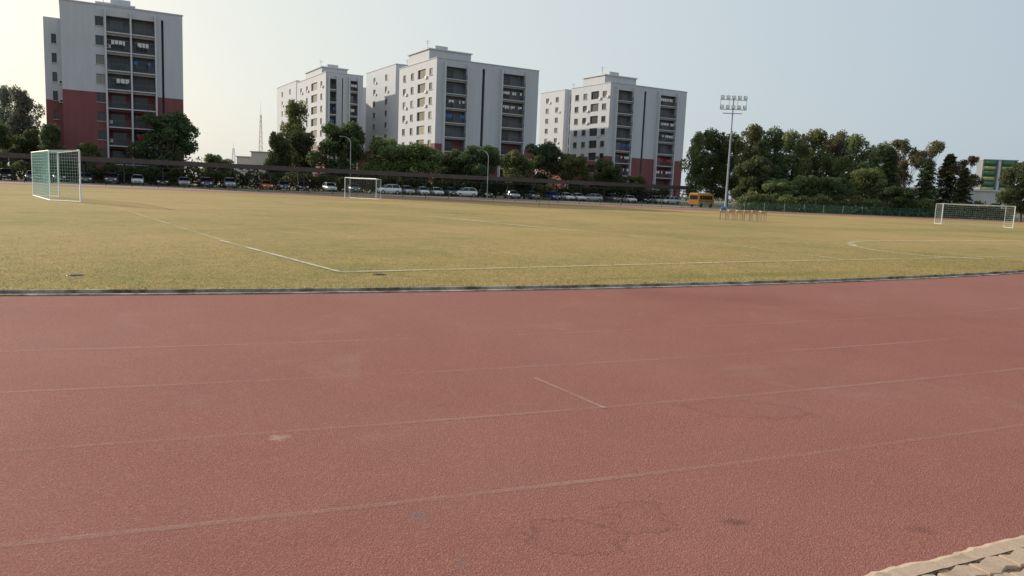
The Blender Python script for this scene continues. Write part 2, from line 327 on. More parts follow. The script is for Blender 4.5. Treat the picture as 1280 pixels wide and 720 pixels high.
for rrow in range(0,26):
    for q in range(-12,40):
        o0=.125+rrow*bh; s0=q*bw+(bw/2 if rrow%2 else 0)
        if rng.random()<.02: continue
        hz=.018+rng.normal(0,.004); g=.0085; zz=.018
        xs=[0,.25,.5,.75,1]; zg=[0,zz,0,-zz,0]; prof=[(o0+g+zg[k],s0+g+xs[k]*(bw-2*g)) for k in range(5)]+[(o0+bh-g+zg[k],s0+g+xs[k]*(bw-2*g)) for k in range(4,-1,-1)]
        jo=rng.normal(0,.003,2); P=[(a_+jo[0]+rng.normal(0,.002),b_+jo[1]+rng.normal(0,.002)) for a_,b_ in prof]; cx=sum(p[0] for p in P)/10; cy=sum(p[1] for p in P)/10
        top=[ep(cx+(p[0]-cx)*.93,cy+(p[1]-cy)*.95,hz+.005) for p in P]; lo=[ep(p[0],p[1],hz) for p in P]; bt=[ep(p[0],p[1],0.002) for p in P]
        mb.face(top)
        for k in range(10):
            j=(k+1)%10; mb.face([lo[k],lo[j],top[j],top[k]]); mb.face([bt[k],bt[j],lo[j],lo[k]])
tag(obj('pavement',mb,M['paver']),kind='structure')
mb=MB()
nz=rng.normal(0,1,400); wv=lambda i:.006*math.sin(i*.31)+.007*nz[i%400]
for q in range(0,260):
    s0=q*.04-3; s1=s0+.04; hz=.010+.001*nz[(q*3)%400]; h2=.010+.001*nz[(q*3+3)%400]
    mb.face([ep(wv(q),s0,.001),ep(wv(q+1),s1,.001),ep(wv(q+1)+.03,s1,h2),ep(wv(q)+.03,s0,hz)]); mb.face([ep(wv(q)+.03,s0,hz),ep(wv(q+1)+.03,s1,h2),ep(.104,s1,h2),ep(.104,s0,hz)])
tag(obj('pavement_edging',mb,M['paver']),kind='structure')
mb=MB(); mb.face([ep(.09,-3,.005),ep(.09,10,.005),ep(3.3,10,.005),ep(3.3,-3,.005)]); tag(obj('sand_bed',mb,M['soil']),kind='structure')
# ------------------------------------------------------------ towers
BR=R(30)
wcache={}
def window_mesh(wd,ht):
    k=(round(wd,1),round(ht,1))
    if k not in wcache:
        wd,ht=k; mb=MB(); t=.06
        mb.box(0,wd,0,.05,0,t); mb.box(0,wd,0,.05,ht-t,ht); mb.box(0,t,0,.05,t,ht-t); mb.box(wd-t,wd,0,.05,t,ht-t)
        nm=max(1,int(wd/.8))
        for q in range(1,nm+1 if nm>1 else 2):
            x=wd*q/(nm+1); mb.box(x-.025,x+.025,.004,.046,t,ht-t)
        mb.box(-.1,wd+.1,-.3,-.001,-.08,-.005,1)
        g=MB(); g.box(t,wd-t,.02,.03,t,ht-t)
        wcache[k]=(mb.mesh('window',[M['frame'],M['trim']]),g.mesh('pane',M['glass']))
    return wcache[k]
bcache={}
def balcony_mesh(wd):
    k=round(wd,1)
    if k not in bcache:
        sl=MB(); sl.box(0,k,-.75,-.004,-.14,.02)
        rl=MB(); rl.box(0,k,-.74,-.69,1.0,1.05); rl.box(0,k,-.73,-.70,.12,.16)
        x=0
        while x<=k: rl.box(x,x+.03,-.73,-.70,.02,1.0); x+=.16
        rl.box(0,.04,-.69,-.004,1.0,1.05); rl.box(k-.04,k,-.69,-.004,1.0,1.05)
        bcache[k]=(sl.mesh('balcony',M['trim']),rl.mesh('railing',M['rail']))
    return bcache[k]
acm=MB(); acm.box(0,.85,-.32,-.02,0,.55); acm.tube((.3,-.33,.28),(.3,-.32,.28),.2,.2,10,1); acm.box(.05,.1,-.3,-.01,-.08,0); acm.box(.75,.8,-.3,-.01,-.08,0)
ACM=acm.mesh('air_conditioner',[M['white'],M['dark']])
def wall(mb,O,U,Nn,wd,z0,z1,ops,zc):
    O=Vector(O);U=Vector(U);Nn=Vector(Nn)
    us=sorted({0.0,wd}|{a for o in ops for a in o[:2]}); vs=sorted({z0,z1}|({zc} if z0<zc<z1 else set())|{a for o in ops for a in o[2:4]})
    def P(u,v,d=0): return O+U*u-Nn*d+Vector((0,0,v))
    for ua,ub in zip(us[:-1],us[1:]):
        cu=(ua+ub)/2
        for va,vb in zip(vs[:-1],vs[1:]):
            cv=(va+vb)/2
            if any(o[0]<cu<o[1] and o[2]<cv<o[3] for o in ops): continue
            mb.face([P(ua,va),P(ub,va),P(ub,vb),P(ua,vb)],1 if cv<zc else 0)
    for u_0,u_1,v0,v1,d,kind in ops:
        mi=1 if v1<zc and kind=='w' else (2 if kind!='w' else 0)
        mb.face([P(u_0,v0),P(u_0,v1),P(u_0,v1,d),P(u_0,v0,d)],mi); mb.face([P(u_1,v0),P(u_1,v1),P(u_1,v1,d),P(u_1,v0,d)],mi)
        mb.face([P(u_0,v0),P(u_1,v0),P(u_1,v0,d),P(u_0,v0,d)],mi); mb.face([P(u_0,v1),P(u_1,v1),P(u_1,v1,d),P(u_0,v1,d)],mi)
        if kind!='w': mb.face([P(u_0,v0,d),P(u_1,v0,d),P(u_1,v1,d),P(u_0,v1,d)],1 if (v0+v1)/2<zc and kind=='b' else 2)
def openings(bays,wd,nf,fh,z0=0):
    ops=[];u=0;tot=sum(b[0] for b in bays)
    for fr,k in bays:
        bwid=fr/tot*wd
        if k=='g': ops.append((u,u+bwid,1.0,nf*fh,1.2,'g'))
        for f in range(nf):
            z=z0+f*fh
            if k=='w':
                ow=min(1.8,bwid*.75); ow=round(ow,1); a_=u+(bwid-ow)/2; ops.append((a_,a_+ow,z+.85,z+.85+1.5,.2,'w'))
            elif k=='W':
                ow=round(bwid*.85,1); a_=u+(bwid-ow)/2; ops.append((a_,a_+ow,z+.6,z+.6+2.0,.35,'w'))
            elif k=='b': ops.append((u+.05,u+bwid-.05,z+.02,z+fh-.45,1.5,'b'))
        u+=bwid
    return ops
def dress(root,ops,O,U,rz,lim,rnd):
    O=Vector(O);U=Vector(U); Nn=Vector((math.sin(rz),-math.cos(rz),0))
    for (a_,b_,v0,v1,d,k) in ops:
        if lim[0]<=0 : break
        if k=='w':
            wm,gm_=window_mesh(b_-a_,v1-v0); p=O+U*a_-Nn*(d-.06)+Vector((0,0,v0)); o=link('window',wm,root,p,rz); link('pane',gm_,o); lim[0]-=1
            if rnd.random()<.3: link('air_conditioner',ACM,root,O+U*(b_+.15)+Vector((0,0,v0-.3)),rz)
        elif k=='b':
            sm,rm=balcony_mesh(b_-a_-.06); p=O+U*(a_+.03)+Vector((0,0,v0)); o=link('balcony',sm,root,p,rz); link('railing',rm,o)
            wd=min(2.4,round((b_-a_)*.6,1)); wm,gm_=window_mesh(wd,2.2)
            q=O+U*(a_+.4+rnd.random()*.4)-Nn*(d-.08)+Vector((0,0,v0+.02)); dr=link('door',wm,root,q,rz); link('pane',gm_,dr)
            if rnd.random()<.5:
                c=MB(); x=.3
                while x<(b_-a_)-.8:
                    ww=rnd.uniform(.25,.6)
                    if rnd.random()<.6: c.face([(x,-.66,1.75),(x+ww,-.66,1.75),(x+ww,-.64,1.75-rnd.uniform(.4,.8)),(x,-.67,1.75-rnd.uniform(.4,.8))])
                    x+=ww+.1
                c.tube((0,-.66,1.76),(b_-a_-.1,-.66,1.76),.01,.01,4)
                link('laundry',c.mesh('laundry',rnd.choice([M['white'],M['blue'],M['tail'],M['plate'],M['white']])),root,p,rz)
def tower(label,xc,Y,xl,xr,ytop,red,left,front,seed,D=None,W=None,pent=(.2,.6,3.2),wing=None,maxw=100):
    rnd=random.Random(seed); P=at(xc,max(ytop,0)+50,Y); P.z=0
    du=Vector((math.cos(BR),math.sin(BR),0)); dv=Vector((-math.sin(BR),math.cos(BR),0))
    H=height_at(P,ytop)
    if W is None: W=len_to(P,du,xr,H*.6)
    if D is None: D=len_to(P,dv,xl,H*.6)
    nf=round((H-1.1)/3.1); fh=(H-1.1)/nf
    root=thing('apartment_building',label,'building',P,BR)
    mb=MB(); fo=openings(front,W,nf,fh); lo=openings(left,D,nf,fh) if left else []
    wall(mb,(0,0,0),(1,0,0),(0,-1,0),W,-.05,H,fo,red); wall(mb,(0,D,0),(0,-1,0),(-1,0,0),D,-.05,H,lo,red)
    wall(mb,(W,0,0),(0,1,0),(1,0,0),D,-.05,H,[],red); wall(mb,(0,D,0),(1,0,0),(0,1,0),W,-.05,H,[],red)
    obj('wall',mb,[M['wall'],M['red'],M['shade']],root)
    rf=MB(); rf.box(.05,W-.05,.05,D-.05,H-1.2,H-1.05); 
    t=.18
    rf.box(-.12,W+.12,-.12,t,H+.002,H+.15,1); rf.box(-.12,W+.12,D-t,D+.12,H+.002,H+.15,1); rf.box(-.12,t,t,D-t,H+.002,H+.15,1); rf.box(W-t,W+.12,t,D-t,H+.002,H+.15,1)
    roof=obj('roof',rf,[M['roof'],M['trim']],root)
    pb=MB(); a_,b_,ph=pent; pb.box(W*a_,W*b_,D*.25,D*.8,H-1.05,H+ph); pb.box(W*a_-.3,W*b_+.3,D*.25-.3,D*.8+.3,H+ph+.002,H+ph+.25,1); pb.box(W*a_+2,W*a_+5,D*.3,D*.6,H+ph+.252,H+ph+1.2)
    obj('stair_tower',pb,[M['wall'],M['trim']],root)
    for q in range(rnd.randint(2,4)):
        tk=MB(); x=W*(b_+.06)+q*1.9; 
        if x>W-2: break
        tk.tube((0,0,0),(0,0,1.0),.6,.6,14); tk.tube((0,0,1.0),(0,0,1.2),.6,.2,14); tk.tube((0,0,-1.0),(0,0,0),.5,.5,8)
        obj('water_tank',tk,M['tank'] if q%2 else M['tankw'],root,(x,D*.5,H-.05))
    an=MB(); an.tube((0,0,0),(0,0,2.4),.04,.03,6); an.tube((-.6,0,2.0),(.6,0,2.0),.025,.025,4); an.tube((-.4,0,1.6),(.4,0,1.6),.025,.025,4)
    obj('antenna',an,M['dark'],root,(W*a_+1,D*.4,H+pent[2]+.25))
    lim=[maxw]; dress(root,lo,(0,D,0),(0,-1,0),-math.pi/2,lim,rnd); dress(root,fo,(0,0,0),(1,0,0),0,lim,rnd)
    u=0; tot=sum(b[0] for b in front); nb=0
    for fr,k in front:
        bwid=fr/tot*W
        if k=='b':
            for xx in (u,u+bwid):
                pr=MB(); pr.box(xx-.12,xx+.12,-.9,-.003,.0,H-.6)
                if not(nb and xx==u): obj('balcony_fin',pr,M['trim'],root)
            nb=1
        else: nb=0
        u+=bwid
    if wing:
        ww,setb,hh=wing; mb=MB(); wo=openings([(1,'s'),(1,'w'),(.6,'s')],ww,nf-1,fh)
        wall(mb,(-ww,setb,0),(1,0,0),(0,-1,0),ww-.003,-.05,hh,wo,red-1.5); wall(mb,(-ww,D-1,0),(0,-1,0),(-1,0,0),D-1-setb,-.05,hh,[],red-1.5)
        mb.face([(-ww,setb,hh),(-.003,setb,hh),(-.003,D-1,hh),(-ww,D-1,hh)])
        obj('wing',mb,[M['wall'],M['red'],M['shade']],root); l2=[20]; dress(root,wo,(-ww,setb,0),(1,0,0),0,l2,rnd)
    return root
sideb=[(.07,'s'),(.18,'w'),(.04,'s'),(.18,'w'),(.04,'s'),(.24,'W'),(.04,'s'),(.16,'w'),(.06,'s')]
frontb=[(.07,'s'),(.21,'b'),(.15,'s'),(.025,'g'),(.16,'s'),(.24,'b'),(.145,'s')]
tower('tall pale apartment block with deep red lower storeys, leftmost of all',76,125,None,229,-1,14.5,None,[(.25,'s'),(.09,'w'),(.2,'b'),(.2,'b'),(.05,'s'),(.02,'g'),(.16,'s')],1,D=17,pent=(.3,.6,1.0),wing=(2.4,4,26.0))
tower('large pale apartment block in the middle, its flat roof highest of the central group',545,172,498,671,72,11.0,sideb,frontb,2,pent=(.02,.42,2.6))
tower('pale apartment block right of centre with red base, nearest the floodlight mast',761,198,712,855,103,11.0,sideb,frontb,3,pent=(.05,.45,2.4))
tower('pale apartment block behind the dark trees, between the far left tower and the middle block',407,207,371,453,90,11.0,sideb,frontb,4,pent=(.1,.8,2.2))
tower('cream apartment block partly hidden behind the left side of the middle block',494,212,457,None,80,11.0,[(.2,'s'),(.2,'w'),(.2,'s'),(.2,'w'),(.2,'s')],frontb,5,W=20,pent=(.3,.6,.6))
tower('white apartment block showing only a narrow side, between the middle and right blocks',704,246,674,None,112,11.0,[(.2,'s'),(.2,'w'),(.2,'s'),(.2,'w'),(.2,'s')],frontb,6,W=20,pent=(.3,.6,.6))
tower('distant narrow white apartment block at the left edge of the central group',370,243,346,None,101,11.0,[(.2,'s'),(.2,'w'),(.2,'s'),(.2,'w'),(.2,'s')],frontb,8,W=24,pent=(.3,.6,.6))
# ------------------------------------------------------------ trees
def leaves(cent,size,r):
    n=len(cent); a=r.normal(size=(n,3)); a/=np.linalg.norm(a,axis=1)[:,None]; b=r.normal(size=(n,3)); b=np.cross(a,b); b/=np.linalg.norm(b,axis=1)[:,None]
    s_=size*r.uniform(.6,1.35,(n,1)); 
    return np.stack([cent+a*s_,cent+b*s_*.55,cent-a*s_,cent-b*s_*.55],1)
def shell(c,rad,n,r,lo=.55):
    d=r.normal(size=(n,3)); d/=np.linalg.norm(d,axis=1)[:,None]; q=r.uniform(lo,1.05,(n,1))**.6
    return np.array(c)+d*np.array(rad)*q
PROTO={}
def make_tree(kind,seed):
    r=np.random.default_rng(seed); C=[];mb=MB()
    if kind=='broad':
        W,H=9.4,9.6; zt=1.6; mb.tube((0,0,-.1),(.1,.1,zt+1.5),.26,.17,8)
        for i in range(34):
            an=r.uniform(0,6.28); zz=1.6+7.0*r.uniform(0,1)**.9; rr=r.uniform(.25,1)*3.6*math.sqrt(max(.08,1-((zz-4.6)/4.8)**2))
            c=(rr*math.cos(an),rr*math.sin(an),zz); q=r.uniform(.7,1.5); C.append(shell(c,(q,q,q*.8),int(330*q*q/1.2),r,.3)); 
            if i%3==0: mb.tube((.1,.1,zt+r.uniform(-.5,1.2)),c,.11,.03,5)
        C.append(shell((0,0,4.8),(2.9,2.9,3.2),1300,r,.3)); size=.20
    elif kind=='tall':
        W,H=7.6,14.6; mb.tube((0,0,-.1),(.3,0,8),.28,.16,8); mb.tube((.3,0,8),(.1,.2,13.0),.16,.05,6)
        for i in range(46):
            zz=1.8+11.6*r.uniform(0,1)**.85; rr=r.uniform(.2,1)*3.1*math.sqrt(max(.05,1-((zz-6.6)/7.6)**2)); an=r.uniform(0,6.28)
            c=(rr*math.cos(an),rr*math.sin(an),zz); q=r.uniform(.6,1.25); C.append(shell(c,(q,q,q*1.25),int(260*q*q/1.0),r,.25))
            if i%2: mb.tube((.2,0,max(.5,zz-1.8)),c,.07,.02,5)
        C.append(shell((.1,0,6.8),(1.9,1.9,5.2),1500,r,.2)); size=.19
    elif kind=='conifer':
        W,H=4,10; mb.tube((0,0,-.1),(0,0,9.6),.16,.03,7)
        for i in range(70):
            zz=1.0+8.8*(i/70)**.95; rr=(1.75*(1-(zz/10.2))**.75+.12)*r.uniform(.75,1.15); an=i*2.4
            for t in np.linspace(.3,1,3):
                c=(rr*t*math.cos(an),rr*t*math.sin(an),zz-.35*t); C.append(shell(c,(.36,.36,.22),26,r,.2))
            mb.tube((0,0,zz),(rr*math.cos(an),rr*math.sin(an),zz-.3),.03,.01,4)
        size=.16
    elif kind=='bare':
        W,H=5,11; mb.tube((0,0,-.1),(.2,0,5),.18,.12,7)
        def br(p,d,L,rad,dep):
            e=p+d*L; mb.tube(p,e,rad,rad*.55,5)
            if dep<=1:
                C.append(shell(tuple(e),(.5,.5,.6),22,r,.2))
                if dep==0: return
            for k in range(3):
                nd=(d+Vector(r.normal(0,.28,3))+Vector((0,0,.35))).normalized(); br(e,nd,L*.74,rad*.55,dep-1)
        for k in range(7):
            an=k*1.3; br(Vector((.1,0,1.6+k*.8)),Vector((math.cos(an)*.45,math.sin(an)*.45,.85)).normalized(),1.9,.06,3)
        size=.16
    cc=np.concatenate(C); V=leaves(cc,size,r)
    return (W,H,V,mb)
for kind,mats in (('broad','dark'),('broad','mid'),('tall','mid'),('tall','haze'),('conifer','dark'),('bare','dry'),('tall','dry'),('tall','dark')):
    for sd in ((1,2,3) if kind=='broad' and mats=='dark' else (1,2)):
        W,H,V,mb=make_tree(kind,sd*17+len(kind)); lm=M['leaf_'+mats]
        PROTO[(kind,mats,sd)]=(W,H,npmesh('crown',V,4,lm),mb.mesh('trunk',M['bark']))
def plant(kind,mats,sd,x0,x1,ytop,Y,label,group=None):
    W,H,cm,tm=PROTO[(kind,mats,sd)]; xc=(x0+x1)/2; P=at(xc,236.5+.042*(xc-640)-25,Y); P.z=0
    wd=(x1-x0)*Y/960*1.05; hh=height_at(P,ytop)
    o=thing('tree',label,'tree',P,random.uniform(0,6.28),group); o.scale=(wd/W,wd/W,hh/H)
    link('trunk',tm,o); link('crown',cm,o)
T=[
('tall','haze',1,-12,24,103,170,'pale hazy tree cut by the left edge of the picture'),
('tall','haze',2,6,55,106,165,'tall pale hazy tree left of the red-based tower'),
('broad','dark',1,-25,20,150,126,'dark round tree at the far left edge, behind the goal'),
('broad','dark',2,12,60,157,128,'dark tree behind the net of the left goal'),
('broad','dark',3,48,80,152,122,'dark tree at the left foot of the red-based tower'),
('broad','mid',1,90,128,176,121,'low olive bush tree in front of the red-based tower'),
('broad','dark',1,166,252,137,128,'big round dark tree at the right foot of the red-based tower'),
('broad','mid',2,244,296,190,150,'low spreading green tree alone beside the open horizon'),
('tall','mid',1,345,391,122,178,'tall light olive tree rising above its neighbours left of the pale block'),
('broad','dark',2,328,368,160,140,'small dark tree at the left end of the central row'),
('broad','dark',3,348,402,162,148,'dark tree directly below the tall olive tree'),
('broad','dark',1,384,466,150,144,'big dark tree in front of the second pale block'),
('broad','mid',2,446,520,166,144,'olive tree left of the middle block'),
('broad','mid',1,484,566,178,147,'spreading olive tree at the left corner of the middle block'),
('broad','dark',2,538,592,182,152,'dark tree under the red corner of the middle block'),
('broad','dark',3,566,632,180,150,'dark tree left of the curved street lamp'),
('broad','mid',2,618,672,184,152,'olive tree right of the curved street lamp'),
('broad','dark',1,646,710,176,160,'dark tree in the gap between the middle and right blocks'),
('broad','mid',3 if False else 1,692,746,191,158,'rounded olive tree in front of the narrow white block'),
('broad','dark',2,732,784,195,162,'rounded dark tree under the right block, last before the red base'),
('broad','mid',1,776,812,218,164,'low olive bush tree in front of the red base of the right block'),
('tall','mid',1,850,890,162,166,'olive tree at the left end of the right-hand grove'),
('tall','dark',2,864,916,158,148,'tall dark tree directly left of the floodlight mast'),
('tall','mid',2,890,932,164,158,'olive tree standing right behind the floodlight mast'),
('tall','mid',1,912,958,152,142,'tall olive tree directly right of the floodlight mast'),
('broad','dark',2,912,974,190,130,'low dark tree at the right foot of the floodlight mast'),
('tall','dark',2,936,986,157,144,'tall dark tree second right of the floodlight mast'),
('tall','mid',2,962,1014,160,152,'olive tree in the middle of the right-hand grove'),
('tall','mid',1,988,1038,158,140,'taller olive tree in the middle of the right-hand grove'),
('tall','dry',2,1018,1064,161,148,'brown-green tall tree right of the grove middle'),
('tall','mid',1,1042,1092,165,136,'light olive tree where the right-hand grove begins to fall'),
('tall','mid',2,1070,1120,176,146,'olive tree near the right end of the dense grove'),
('tall','dry',1,1092,1138,186,150,'brown-green tree behind the first dark conifer'),
('broad','mid',1,1050,1112,208,128,'low olive tree under the end of the grove'),
('conifer','dark',1,1092,1128,182,132,'dark conifer left of the low white building'),
('bare','dry',1,1112,1150,180,138,'thin half-bare tree in front of the low white building'),
('bare','dry',2,1140,1174,182,142,'half-bare brown tree with airy top'),
('conifer','dark',2,1138,1176,196,128,'small dark conifer before the white wall'),
('conifer','dark',1,1164,1204,190,136,'dark conifer with a pointed top in front of white wall'),
('bare','dry',1,1190,1220,200,134,'slim bare tree left of the green-banded building'),
('conifer','dark',2,1188,1220,208,126,'narrow low conifer left of the green-banded building'),
('broad','dark',3,1250,1310,200,112,'dense dark tree cut by the right edge of the picture'),
('broad','mid',2,976,1036,216,128,'low bush tree behind the green fence, left one'),
('broad','dark',1,1094,1156,232,124,'low dark bush tree in front of the white wall'),
('broad','mid',2,942,1002,220,126,'low olive bush tree behind the desks'),
('broad','dark',3,1014,1070,220,125,'low dark bush tree behind the green fence, right one'),
]
for t in T: plant(*t,group='trees around the sports ground')
r=np.random.default_rng(5); C=[]
for i in range(420):
    x=-420+i*2.4; y=330+60*math.sin(i*.05); h=5.5+2.5*math.sin(i*.37)+r.uniform(-1.5,2.5); C.append(shell((x,y,h*.5),(3.2,3,h*.55),90,r,.6))
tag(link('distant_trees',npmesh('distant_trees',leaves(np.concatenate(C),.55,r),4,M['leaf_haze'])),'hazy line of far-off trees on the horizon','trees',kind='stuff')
# ------------------------------------------------------------ shelter, hedges, fences
S0=at(-60,200,104); S0.z=0; S1=at(862,245,158); S1.z=0
SD=(S1-S0); SL=SD.length; SD.normalize(); SA=math.atan2(SD.y,SD.x)
root=thing('parking_shelter','long low dark brown parking shelter behind the far side of the track','shelter',S0,SA)
mb=MB(); n=int(SL/.25)
for i in range(n):
    x=i*SL/n; z=.03*(i%2); mb.face([(x,-.2,3.65+z),(x+SL/n,-.2,3.65+.03-z),(x+SL/n,5.2,3.35+.03-z),(x,5.2,3.35+z)])
obj('roof',mb,M['shelter'],root)
mb=MB(); mb.box(0,SL,-.28,-.22,3.05,3.74); mb.box(0,SL,-.22,-.12,3.02,3.10)
obj('fascia',mb,M['shelter'],root)
mb=MB(); x=0
while x<SL-1.2:
    mb.tube((x,0,2.62),(x+.6,0,3.02),.03,.03,4); mb.tube((x+.6,0,3.02),(x+1.2,0,2.62),.03,.03,4); x+=1.2
mb.box(0,SL,-.03,.03,2.55,2.62); obj('truss',mb,M['dark'],root)
pm=MB(); pm.box(-.07,.07,-.07,.07,-.05,2.55); pm.box(-.2,.2,-.2,.2,-.05,.08); pm.tube((0,.0,2.0),(0,1.4,3.2),.04,.04,5); pmesh=pm.mesh('post',M['dark'])
np_=int(SL/5)
for i in range(np_+1): link('post',pmesh,root,(i*SL/np_,0,0))
pm=MB(); pm.box(-.07,.07,-.07,.07,-.05,3.05); bm_=pm.mesh('post',M['dark'])
for i in range(np_+1): link('post',bm_,root,(i*SL/np_,4.9,0))
def hedge(label,P,ang,L,h,mat,n,seed):
    r=np.random.default_rng(seed)
    x=r.uniform(-1,L+1,n); c=np.stack([x,r.normal(0,.6,n),r.uniform(0,1,n)**.8*h*(1+.22*np.sin(x*.9)*np.sin(x*.23+1)+.12*np.sin(x*2.1))],1)
    root=thing('hedge',label,'hedge',P,ang); link('foliage',npmesh('foliage',leaves(c,.22,r),4,mat),root)
    mb=MB(); mb.tube((0,0,-.1),(.1,.05,h*.7),.05,.02,5); me=mb.mesh('stem',M['bark'])
    for i in range(int(L/2)): link('stem',me,root,(i*2,0,0),i*1.7)
hedge('long dark hedge added for the tree shade behind the row of parked cars',S0+Vector((-SD.y,SD.x,0))*8.5,SA,SL,2.6,M['leaf_dark'],30000,9)  # added row of foliage, stands in for dark tree shade behind the cars
def fence(label,P,Q,h,mat,sp,ms=.15):
    d=Q-P; L=d.length; root=thing('fence',label,'fence',P,math.atan2(d.y,d.x))
    n=min(95,int(L/sp)); m_=MB(); m_.box(-.035,.035,-.035,.035,-.05,h+.05); pm_=m_.mesh('post',mat)
    for i in range(n+1): link('post',pm_,root,(i*L/n,0,0))
    for z in (.08,h*.5,h-.04):
        m_=MB(); m_.box(0,L,-.02,.02,z,z+.03); obj('rail',m_,mat,root)
    m_=MB(); x=0; m_.box(0,L,-.05,-.04,.1,.12)
    while x<L: m_.box(x,x+.012,-.05,-.038,.1,h-.02); x+=ms
    obj('mesh_panel',m_,mat,root)
def gp(x,Y): p=at(x,236.5+.042*(x-640),Y); p.z=-.03; return p
fence('low green fence along the track in front of the right-hand trees',gp(855,112),gp(1330,122),1.25,M['greenfence'],3)
fence('thin dark fence along the track in front of the parked cars',gp(-40,94),gp(853,112),.7,M['dark'],3,.45)
HA,HB=gp(930,120),gp(1260,126); d=HB-HA
hedge('green undergrowth hedge behind the low green fence',HA,math.atan2(d.y,d.x),d.length,2.3,M['leaf_mid'],15000,10)
# ------------------------------------------------------------ goals
def goal(label,A,B,depthv,h,rr,net,ns):
    root=thing('football_goal',label,'goal',A); L=B-A; A_=Vector((0,0,0)); Dv=depthv; Z=Vector((0,0,h))
    for p in (A_,L):
        m_=MB(); m_.tube(p,p+Z,rr,rr,10); obj('post',m_,M['white'],root)
    m_=MB(); m_.tube(A_+Z,L+Z,rr,rr,10); obj('crossbar',m_,M['white'],root)
    zb=h*.98
    for p in (A_,L):
        m_=MB(); q=p+Dv; m_.tube(q,q+Vector((0,0,zb)),rr*.55,rr*.55,8); m_.tube(q+Vector((0,0,zb)),p+Z,rr*.55,rr*.55,8); m_.tube(p+Vector((0,0,rr)),q+Vector((0,0,rr)),rr*.55,rr*.55,8); obj('side_frame',m_,M['white'],root)
    for nm,z in (('back_bar',zb),('ground_bar',rr)):
        m_=MB(); m_.tube(Dv+Vector((0,0,z)),L+Dv+Vector((0,0,z)),rr*.55,rr*.55,8); obj(nm,m_,M['white'],root)
    m_=MB()
    def panel(o,u,v,sag):
        nu=max(2,int(u.length/ns)); nv=max(2,int(v.length/ns)); nrm=u.cross(v).normalized()
        def P(a,b): return o+u*a+v*b+nrm*(sag*math.sin(math.pi*a)*math.sin(math.pi*b))
        for i in range(nu+1):
            for k in range(6): m_.tube(P(i/nu,k/6),P(i/nu,(k+1)/6),net[1],net[1],3,0,False)
        for i in range(nv+1):
            for k in range(6): m_.tube(P(k/6,i/nv),P((k+1)/6,i/nv),net[1],net[1],3,0,False)
    panel(Dv,L,Vector((0,0,zb)),.12); panel(A_,Dv,Vector((0,0,zb)),.05); panel(L,Dv,Vector((0,0,zb)),.05); panel(Z,L,Dv+Vector((0,0,zb-h)),-.05)
    obj('net',m_,net[0],root)
gA=ground(101,253); gB=ground(74,246.5); gD=ground(63,251)-gA; gD.z=0
hgt=height_at(gA,188)
goal('white box-framed goal with pale green net at the left of the field',gA,gB,gD,hgt,.04,(M['net'],.006),.16)
A=ground(470,249.5); B=ground(431,247.5); dd=Vector((.25,1.3,0)); 
goal('small white goal frame in front of the parked cars, left of centre',A,B,dd,height_at(A,223.5),.032,(M['netw'],.003),.2)
A=ground(1176.5,280.5); B=ground(1266,285.5)
goal('wide white goal at the right end of the field',A,B,Vector((.3,1.8,0)),height_at(A,254.5),.04,(M['netw'],.004),.18)
# ------------------------------------------------------------ floodlight mast
P=at(909,230,112); P.z=0; H=height_at(P,124)
root=thing('floodlight_mast','tall steel floodlight mast with two rows of lamps, above the right-hand grove','floodlight',P,0)
mb=MB(); mb.tube((0,0,-.05),(0,0,H),.16,.08,14); mb.tube((0,0,-.05),(0,0,.25),.28,.26,14); obj('pole',mb,M['steel'],root)
mb=MB()
for z in (H-.15,H-1.5): mb.box(-1.9,1.9,-.1,0,z,z+.09)
for x in (-1.85,-.6,.6,1.85): mb.box(x-.03,x+.03,-.09,-.01,H-1.41,H-.15)
mb.box(-1.4,1.4,.0,.5,H-2.0,H-1.94); obj('lamp_frame',mb,M['steel'],root)
lm=MB(); lm.loft([[(-.26,-.15,-.24),(.26,-.15,-.24),(.26,-.15,.24),(-.26,-.15,.24)],[(-.26,-.05,-.24),(.26,-.05,-.24),(.26,-.05,.24),(-.26,-.05,.24)],[(-.12,.16,-.1),(.12,.16,-.1),(.12,.16,.1),(-.12,.16,.1)]],0,False); lm.box(-.02,.02,.0,.1,-.34,-.2)
lmm=lm.mesh('floodlight',M['dark']); ln=MB(); ln.box(-.23,.23,-.165,-.152,-.21,.21); lnm=ln.mesh('lens',M['lamp'])
for z in (H+.2,H-1.15):
    for x in (-1.6,-.8,0,.8,1.6):
        o=link('floodlight',lmm,root,(x,-.12,z)); o.rotation_euler=(R(-18),0,R(x*8)); link('lens',lnm,o)
# street lamps
def street_lamp(label,xb,Y,ytop,side,arm=1.3):
    P=at(xb,215,Y); P.z=0; H=height_at(P,ytop); root=thing('street_lamp',label,'street lamp',P,0,'street lamps behind the field')
    mb=MB(); mb.tube((0,0,-.05),(0,0,H-1.2),.08,.05,10); mb.tube((0,0,-.05),(0,0,1.0),.12,.12,10)
    obj('pole',mb,M['poles'],root)
    mb=MB(); pts=[(side*arm*(1-math.cos(t)),0,H-1.2+1.2*math.sin(t)) for t in np.linspace(0,math.pi/2,8)]; mb.path(pts,.04,8); obj('arm',mb,M['poles'],root)
    mb=MB(); x=side*arm; mb.loft([[(x+side*a_,-b_,H+c_),(x+side*a_,b_,H+c_),(x+side*a_,b_*.6,H+c_+.12),(x+side*a_,-b_*.6,H+c_+.12)] for a_,b_,c_ in ((0,.07,-.06),(.2,.14,-.08),(.5,.12,-.06),(.65,.04,-.03))]); o=obj('lamp_head',mb,M['poles'],root)
    mb=MB(); mb.box(min(x+side*.15,x+side*.5),max(x+side*.15,x+side*.5),-.09,.09,H-.11,H-.085); obj('lens',mb,M['lamp'],o)
street_lamp('curved-arm street lamp in front of the middle block',610,128,188,-1)
